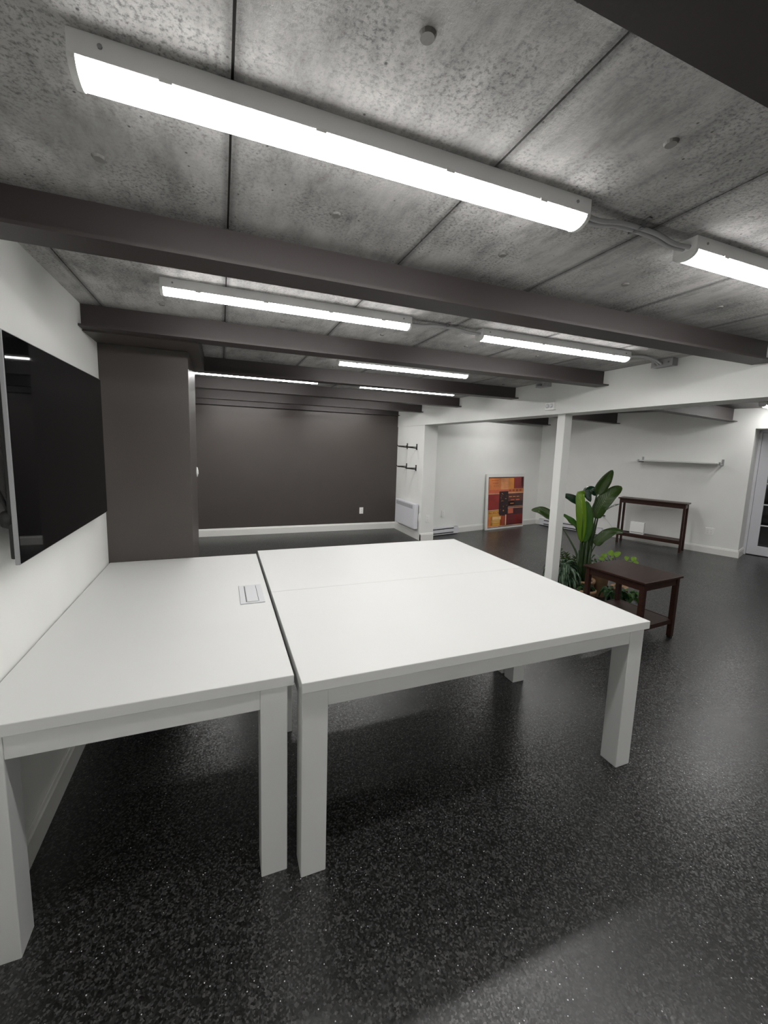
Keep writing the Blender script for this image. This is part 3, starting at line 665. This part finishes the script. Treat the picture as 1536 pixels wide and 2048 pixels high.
# router on the lower shelf
md = thing('router', 'white upright router box on the lower shelf of the console', 'router', mc @ Vector((0.25, 0.12, 0.18)))
bm = B(); box(bm, 0.185, 0.395, 0.09, 0.165, 0.181, 0.385, 0, mc); obj('case', bm, 'plastic', md, bevel=0.006)
bm = B(); box(bm, 0.20, 0.385, 0.0893, 0.0905, 0.205, 0.213, 0, mc); obj('light_strip', bm, 'slot', md)
bm = B(); pts = [mc @ Vector(p) for p in ((0.185, 0.13, 0.20), (0.13, 0.10, 0.192), (0.10, 0.05, 0.20), (0.14, 0.10, 0.19), (0.16, 0.14, 0.1865))]
tube(bm, smoothpts(pts, 6), 0.003, 6); obj('cord', bm, 'black', md)

# ---- end table
ea = 0.088; me_ = local((3.045, 2.111), ea); EW, ED, EH = 0.515, 0.552, 0.540
et = thing('end_table', 'square dark wood end table with lower shelf beside the potted plants', 'table', (3.045, 2.111, 0), rz=ea)
bm = B(); box(bm, 0, EW, 0, ED, EH-0.016, EH, 0, me_); obj('tabletop', bm, 'wood', et, bevel=0.002)
bm = B()
box(bm, 0.03, EW-0.03, 0.022, 0.038, EH-0.076, EH-0.016, 0, me_); box(bm, 0.03, EW-0.03, ED-0.038, ED-0.022, EH-0.076, EH-0.016, 0, me_)
box(bm, 0.022, 0.038, 0.03, ED-0.03, EH-0.076, EH-0.016, 0, me_); box(bm, EW-0.038, EW-0.022, 0.03, ED-0.03, EH-0.076, EH-0.016, 0, me_); obj('apron', bm, 'wood', et)
for x in (0.016, EW-0.016-0.038):
    for y in (0.016, ED-0.016-0.038):
        bm = B(); box(bm, x, x+0.038, y, y+0.038, 0.012, EH-0.016, 0, me_); lg_ = obj('leg', bm, 'wood', et, bevel=0.002)
        bm = B(); box(bm, x+0.004, x+0.034, y+0.004, y+0.034, 0, 0.012, 0, me_); obj('foot_pad', bm, 'black', lg_)
bm = B(); box(bm, 0.03, EW-0.03, 0.03, ED-0.03, 0.148, 0.162, 0, me_); obj('lower_shelf', bm, 'wood', et)
bm = B(); box(bm, 0.05, EW-0.05, 0.024, 0.038, 0.128, 0.164, 0, me_); box(bm, 0.05, EW-0.05, ED-0.038, ED-0.024, 0.128, 0.164, 0, me_)
box(bm, 0.024, 0.038, 0.05, ED-0.05, 0.128, 0.164, 0, me_); box(bm, EW-0.038, EW-0.024, 0.05, ED-0.05, 0.128, 0.164, 0, me_); obj('rail', bm, 'wood', et)

# ================================================================= PLANTS
PO = Vector((3.6, 3.1, 0)); PU = Vector((0.652, -0.758, 0)); PV = Vector((0.758, 0.652, 0))   # across, away
def pp(u, z, d=0.0): return PO + PU*u + PV*d + Vector((0, 0, z))
def leaf(bm, mid, width, nrm, fold=0.25, mi=0, n=14, wave=0.0, tip=0.55, base=0.35, droop=0.0, phase=0.0):
    """mid = control points of the midrib; width = widest; nrm = way the upper side faces"""
    P = smoothpts(mid, max(3, n//(len(mid)-1))); m_ = len(P); uvl = bm.loops.layers.uv.verify(); rows_ = []
    nrm = Vector(nrm).normalized()
    for i, p in enumerate(P):
        t = i/(m_-1)
        w = width*0.5*(math.sin(math.pi*min(1, t**base if t < 1 else 1)*1.0)**tip if 0 < t < 1 else 0.02)
        dd = (P[min(i+1, m_-1)]-P[max(i-1, 0)]).normalized(); s = dd.cross(nrm)
        if s.length < 1e-3: s = dd.orthogonal()
        s.normalize(); up = s.cross(dd).normalized()
        row = []
        for k, v in enumerate((-1, -0.62, -0.25, 0, 0.25, 0.62, 1)):
            lift = fold*abs(v)*w + wave*w*math.sin(t*17+phase+(3 if v > 0 else 0))*v*v - droop*w*v*v
            row.append((bm.verts.new(p+s*w*v+up*lift), (t, 0.5+v*0.5)))
        rows_.append(row)
    for r0, r1 in zip(rows_, rows_[1:]):
        for k in range(6):
            q = (r0[k], r0[k+1], r1[k+1], r1[k]); f = bm.faces.new([x[0] for x in q]); f.smooth = True; f.material_index = mi
            for lp, x in zip(f.loops, q): lp[uvl].uv = x[1]
CAM = Vector((-0.757, -0.652, 0.0))
def pot(root, cx, cy, r, h, mat, soil=True, z0=0.0, rim=0.008):
    bm = B(); lathe(bm, [(r*0.78, z0), (r*0.80, z0+0.004), (r, z0+h-0.03), (r+rim, z0+h-0.028), (r+rim, z0+h), (r-0.006, z0+h), (r-0.010, z0+h-0.028)], cx, cy, 28); p = obj('pot', bm, mat, root)
    bm = B(); lathe(bm, [(r-0.012, z0+h-0.032), (r-0.012, z0+h-0.022), (r*0.4, z0+h-0.016)], cx, cy, 24); obj('soil', bm, 'soil', root)
    return p
# tall broad-leaved plant
bc = pp(-0.075, 0, 0.02)
bird = thing('broad_leaf_plant', 'tall potted plant with large paddle-shaped leaves behind the end table', 'potted plant', bc, 'potted plants by the post')
pot(bird, bc.x, bc.y, 0.125, 0.20, 'terracotta')
def big_leaf(mats, stem_pts, mid, width, nrm, fold=0.3, wave=0.05, srad=0.009, tip=0.55, base=0.8, droop=0.0, phase=0.0):
    bm = B(); leaf(bm, mid, width, nrm, fold, 0, 22, wave, tip, base, droop, phase)
    lf = obj('leaf', bm, mats, bird)
    md_ = lf.modifiers.new('thick', 'SOLIDIFY'); md_.thickness = 0.0012
    if stem_pts:
        bm = B(); P = smoothpts(stem_pts, 6); tube(bm, P, [srad*1.9-(srad*1.15)*i/(len(P)-1) for i in range(len(P))], 8); obj('stem', bm, 'stem', lf)
Z_ = Vector((0, 0, 1))
big_leaf('leaf', [pp(-.080, .17, .02), pp(-.079, .50, .0), pp(-.045, .84, -.02), pp(-.009, 1.115, -.03)], [pp(-.009, 1.110, -.03), pp(.018, 1.19, -.02), pp(.062, 1.275, .0), pp(.112, 1.365, .05)], 0.125, CAM*0.8+PU*0.3-Z_*0.1, 0.35, 0.03, base=0.75)
big_leaf('leaf', [pp(-.06, .17, .03), pp(-.042, .518, .02), pp(-.013, .74, .0), pp(.0, .87, -.02)], [pp(-.002, .86, -.02), pp(.030, .975, -.03), pp(.085, 1.08, -.03), pp(.150, 1.155, .0), pp(.203, 1.205, .04)], 0.150, CAM+Z_*0.45-PU*0.2, 0.25, 0.07, base=0.72, tip=0.5)
big_leaf('leaf_deep', [pp(-.05, .20, .05), pp(-.01, .60, .06), pp(.02, .86, .06)], [pp(.02, .86, .06), pp(.075, .93, .05), pp(.135, .985, .03), pp(.206, 1.028, .02)], 0.075, Z_+CAM*0.25, 0.3, 0.05)
big_leaf('leaf_deep', [pp(-.07, .2, .05), pp(-.05, .6, .06), pp(-.02, .95, .05), pp(-.012, 1.08, .03)], [pp(-.012, 1.09, .03), pp(-.045, 1.145, .02), pp(-.085, 1.150, .0), pp(-.095, 1.11, -.02), pp(-.060, 1.03, -.03)], 0.10, CAM+Z_*0.7, 0.1, 0.05, base=0.9, droop=0.25)
big_leaf('leaf_bright', [pp(-.100, .2, -.01), pp(-.105, .50, -.03), pp(-.112, .60, -.04)], [pp(-.110, .60, -.05), pp(-.112, .78, -.07), pp(-.128, .95, -.08), pp(-.150, 1.10, -.06), pp(-.125, 1.105, -.04)], 0.115, CAM-PU*0.55, 0.45, 0.02, base=0.85, tip=0.5)
big_leaf('leaf_mid', [pp(-.085, .2, -.01), pp(-.090, .46, -.03), pp(-.088, .60, -.04)], [pp(-.086, .60, -.045), pp(-.072, .76, -.05), pp(-.078, .92, -.055), pp(-.100, 1.04, -.05)], 0.110, CAM+PU*0.35, 0.3, 0.03, base=0.8, tip=0.5)
big_leaf('leaf_deep', [pp(-.09, .2, .05), pp(-.110, .60, .06), pp(-.118, .90, .05)], [pp(-.118, .90, .05), pp(-.165, 1.00, .04), pp(-.235, 1.045, .01), pp(-.318, 1.080, -.02)], 0.090, CAM+Z_*0.5, 0.2, 0.08, base=0.95, tip=0.35)
big_leaf('leaf_mid', [pp(-.10, .2, .03), pp(-.112, .46, .04), pp(-.118, .62, .03)], [pp(-.118, .63, .03), pp(-.155, .735, .02), pp(-.235, .81, .0), pp(-.316, .875, -.02)], 0.070, Z_*0.7+CAM*0.8, 0.5, 0.25, base=0.9, tip=0.45)
big_leaf('leaf', [pp(-.11, .18, .02), pp(-.140, .43, .03), pp(-.215, .575, .05), pp(-.308, .705, .08), pp(-.40, .79, .10)], [pp(-.40, .79, .10), pp(-.465, .835, .11), pp(-.55, .872, .11), pp(-.650, .870, .10)], 0.110, CAM+Z_*0.6, 0.25, 0.04, srad=0.007, base=0.75)
big_leaf('leaf', [pp(-.04, .18, .0), pp(-.018, .45, -.01), pp(-.002, .52, -.01), pp(.024, .585, -.02)], [pp(.022, .58, -.02), pp(.060, .650, -.02), pp(.125, .715, -.01), pp(.190, .745, .02), pp(.265, .735, .06)], 0.105, CAM+Z_*0.7, 0.3, 0.10, srad=0.005, base=0.65, tip=0.5)
big_leaf('leaf_mid', [pp(-.09, .2, .04), pp(-.095, .5, .06), pp(-.100, .66, .07)], [pp(-.10, .66, .07), pp(-.13, .80, .09), pp(-.145, .90, .11)], 0.08, CAM, 0.2, 0.05)
# sheaths round the crown
bm = B()
for k in range(12):
    an = k*2.4; r_ = 0.026+0.014*(k % 3); b0 = bc+Vector((math.cos(an)*r_, math.sin(an)*r_, 0.17)); t1 = bc+Vector((math.cos(an)*(r_+0.012), math.sin(an)*(r_+0.012), 0.44+0.06*(k % 4)))
    tube(bm, [b0, (b0+t1)/2, t1], [0.022, 0.018, 0.006], 8)
obj('crown', bm, 'stem', bird)

def bushy(name, label, c, r, h, potmat, leafmat, count, ll, lw, zlo, spread, hgt, seed, oval=False, pot_on=True, gdroop=0.6, lift=0.0, stems=True):
    rnd = random.Random(seed)
    root = thing(name, label, 'potted plant', c, 'potted plants by the post')
    pot(root, c.x, c.y, r, h, potmat)
    bmL, bmS = B(), B(); c0 = Vector((c.x, c.y, h-0.02))
    for k in range(count):
        an = rnd.uniform(0, 2*math.pi); rad = spread*math.sqrt(rnd.uniform(0.05, 1)); hh = hgt*rnd.uniform(0.35, 1.0)*(1-0.35*(rad/spread))
        out = Vector((math.cos(an), math.sin(an), 0))
        j = c0 + out*rad*0.55 + Vector((0, 0, hh)); st = c0+out*r*0.45*rnd.random()
        if stems: tube(bmS, smoothpts([st, (st+j)/2+Vector((0, 0, 0.03)), j], 3), 0.0025, 5)
        l_ = ll*rnd.uniform(0.7, 1.2); e1 = j+out*l_*0.5+Vector((0, 0, l_*(0.25-0.3*gdroop))); e2 = j+out*l_*(0.95-0.2*gdroop)+Vector((0, 0, -l_*gdroop*rnd.uniform(0.5, 1.1)))
        nn = Vector((out.x*0.4+rnd.uniform(-.3, .3), out.y*0.4+rnd.uniform(-.3, .3), 1))
        e2.z = max(e2.z, 0.02)
        leaf(bmL, [j, e1, e2], lw*rnd.uniform(0.75, 1.2), nn, 0.25, 0, 8, 0.04, 0.7 if not oval else 0.5, 0.85 if not oval else 0.6)
    obj('foliage', bmL, leafmat, root)
    if stems: obj('stems', bmS, 'stem', root)
    else: bmS.free()
    return root
vc = pp(-0.272, 0, -0.095)
bushy('variegated_plant', 'bushy plant with drooping cream-striped leaves beside the white post', vc, 0.095, 0.16, 'black', 'leaf_vari', 170, 0.14, 0.046, 0, 0.165, 0.30, 3, gdroop=0.8)
pc_ = pp(-0.02, 0, -0.19)
bushy('small_leafy_plant', 'low green plant in a tan clay pot seen between the end table legs', pc_, 0.085, 0.155, 'terracotta', 'leaf_low', 26, 0.07, 0.035, 0, 0.08, 0.06, 5, gdroop=0.5)
pg_ = pp(0.095, 0, 0.165)
bushy('pale_leaf_plant', 'plant with pale grey-green leaves between tall plant and end table', pg_, 0.09, 0.30, 'terracotta', 'leaf_pale', 22, 0.10, 0.050, 0, 0.11, 0.15, 9, gdroop=0.3)
# trailing plant with dark heart leaves right of the pots
tr_ = pp(0.235, 0, -0.09)
bushy('trailing_plant', 'low trailing plant with dark heart-shaped leaves behind the end table shelf', tr_, 0.07, 0.10, 'black', 'leaf_low', 40, 0.075, 0.055, 0, 0.14, 0.13, 11, oval=True, gdroop=0.8)
tg_ = pp(0.375, 0, -0.02)
bushy('trailing_plant', 'trailing plant with veined light leaves lying right of the dark pots', tg_, 0.065, 0.085, 'white_metal', 'leaf_mid', 34, 0.065, 0.050, 0, 0.14, 0.11, 15, oval=True, gdroop=0.9)
# lime seedling plant: stalks rising behind the end table with rounded lime leaves
lc = pp(0.285, 0, 0.19)
lime = thing('lime_leaf_plant', 'plant with bright lime round leaves peeking over the end table top', 'potted plant', lc, 'potted plants by the post')
pot(lime, lc.x, lc.y, 0.075, 0.13, 'terracotta')
bmL, bmS = B(), B()
for (u, z, d, l_, w_, tu, tz) in ((.165, .47, .10, .075, .06, .2, .8), (.205, .475, .10, .075, .055, .75, .6), (.14, .455, .11, .06, .05, -.9, .3), (.185, .46, .08, .06, .05, .1, -.2), (.335, .445, .12, .055, .05, -.6, .6), (.360, .45, .12, .06, .05, .75, .5), (.345, .435, .12, .05, .045, .0, -.6), (.12, .425, .12, .06, .05, -.9, -.1), (.385, .435, .13, .05, .04, .9, -.2)):
    j = pp(u, z, d); e = j+PU*l_*tu+Vector((0, 0, l_*tz)); m_ = (j+e)/2+PV*-0.008
    leaf(bmL, [j, m_, e], w_, CAM+Vector((0, 0, 0.6)), 0.15, 0, 10, 0.03, 0.5, 0.6)
    tube(bmS, smoothpts([Vector((lc.x, lc.y, 0.11)), Vector((lc.x, lc.y, 0.11))*0.5+j*0.5+Vector((0, 0, 0.06)), j], 4), 0.0025, 5)
obj('foliage', bmL, 'leaf_lime', lime); obj('stems', bmS, 'stem', lime)
# slender twig plant left, behind the post
sc_ = pp(-0.20, 0, 0.195)
tw = thing('twiggy_plant', 'slender upright plant with small dark leaves just right of the post', 'potted plant', sc_, 'potted plants by the post')
pot(tw, sc_.x, sc_.y, 0.07, 0.14, 'black')
bmL, bmS = B(), B(); rnd = random.Random(4)
for k in range(7):
    top = pp(-0.34+0.045*k, 0.36+0.03*(k % 3)+(0.12 if k == 0 else 0), 0.12+0.03*(k % 2)); P = smoothpts([Vector((sc_.x, sc_.y, 0.12)), (Vector((sc_.x, sc_.y, 0.12))+top)/2+Vector((0, 0, 0.05)), top], 6); tube(bmS, P, 0.003, 5)
    for i in range(3, len(P)):
        for s in (-1, 1):
            dirv = (PU*s*rnd.uniform(.5, 1)+Vector((0, 0, rnd.uniform(-.2, .8)))+PV*rnd.uniform(-.5, .5)).normalized()
            leaf(bmL, [P[i], P[i]+dirv*0.02, P[i]+dirv*0.045], 0.014, CAM+Z_*0.5, 0.2, 0, 6, 0)
obj('foliage', bmL, 'leaf', tw); obj('stems', bmS, 'stem', tw)

# ================================================================= WORLD, CAMERA
w = bpy.data.worlds.new('World'); bpy.context.scene.world = w; w.use_nodes = True
w.node_tree.nodes['Background'].inputs[0].default_value = (0.5, 0.6, 0.9, 1); w.node_tree.nodes['Background'].inputs[1].default_value = 0.01
cam = bpy.data.cameras.new('Camera'); co = bpy.data.objects.new('Camera', cam); C.objects.link(co)
R_ = Vector((0.93183758, -0.36152807, 0.03124374)); U_ = Vector((0.01692817, 0.12931551, 0.99145899)); F_ = Vector((0.36248056, 0.92334986, -0.12662106))
co.matrix_world = Matrix(((R_.x, U_.x, -F_.x, 0), (R_.y, U_.y, -F_.y, 0), (R_.z, U_.z, -F_.z, 1.52764510), (0, 0, 0, 1)))
cam.sensor_fit = 'AUTO'; cam.sensor_width = 36.0; cam.lens = 821.205326*36/2048
cam.shift_x = 4.17832439/2048; cam.shift_y = -25.8642244/2048; cam.clip_start = 0.02
bpy.context.scene.camera = co
s = bpy.context.scene
s.view_settings.view_transform = 'Standard'; s.view_settings.look = 'None'; s.view_settings.gamma = 1; s.view_settings.use_curve_mapping = False
s.view_settings.exposure = 0.0
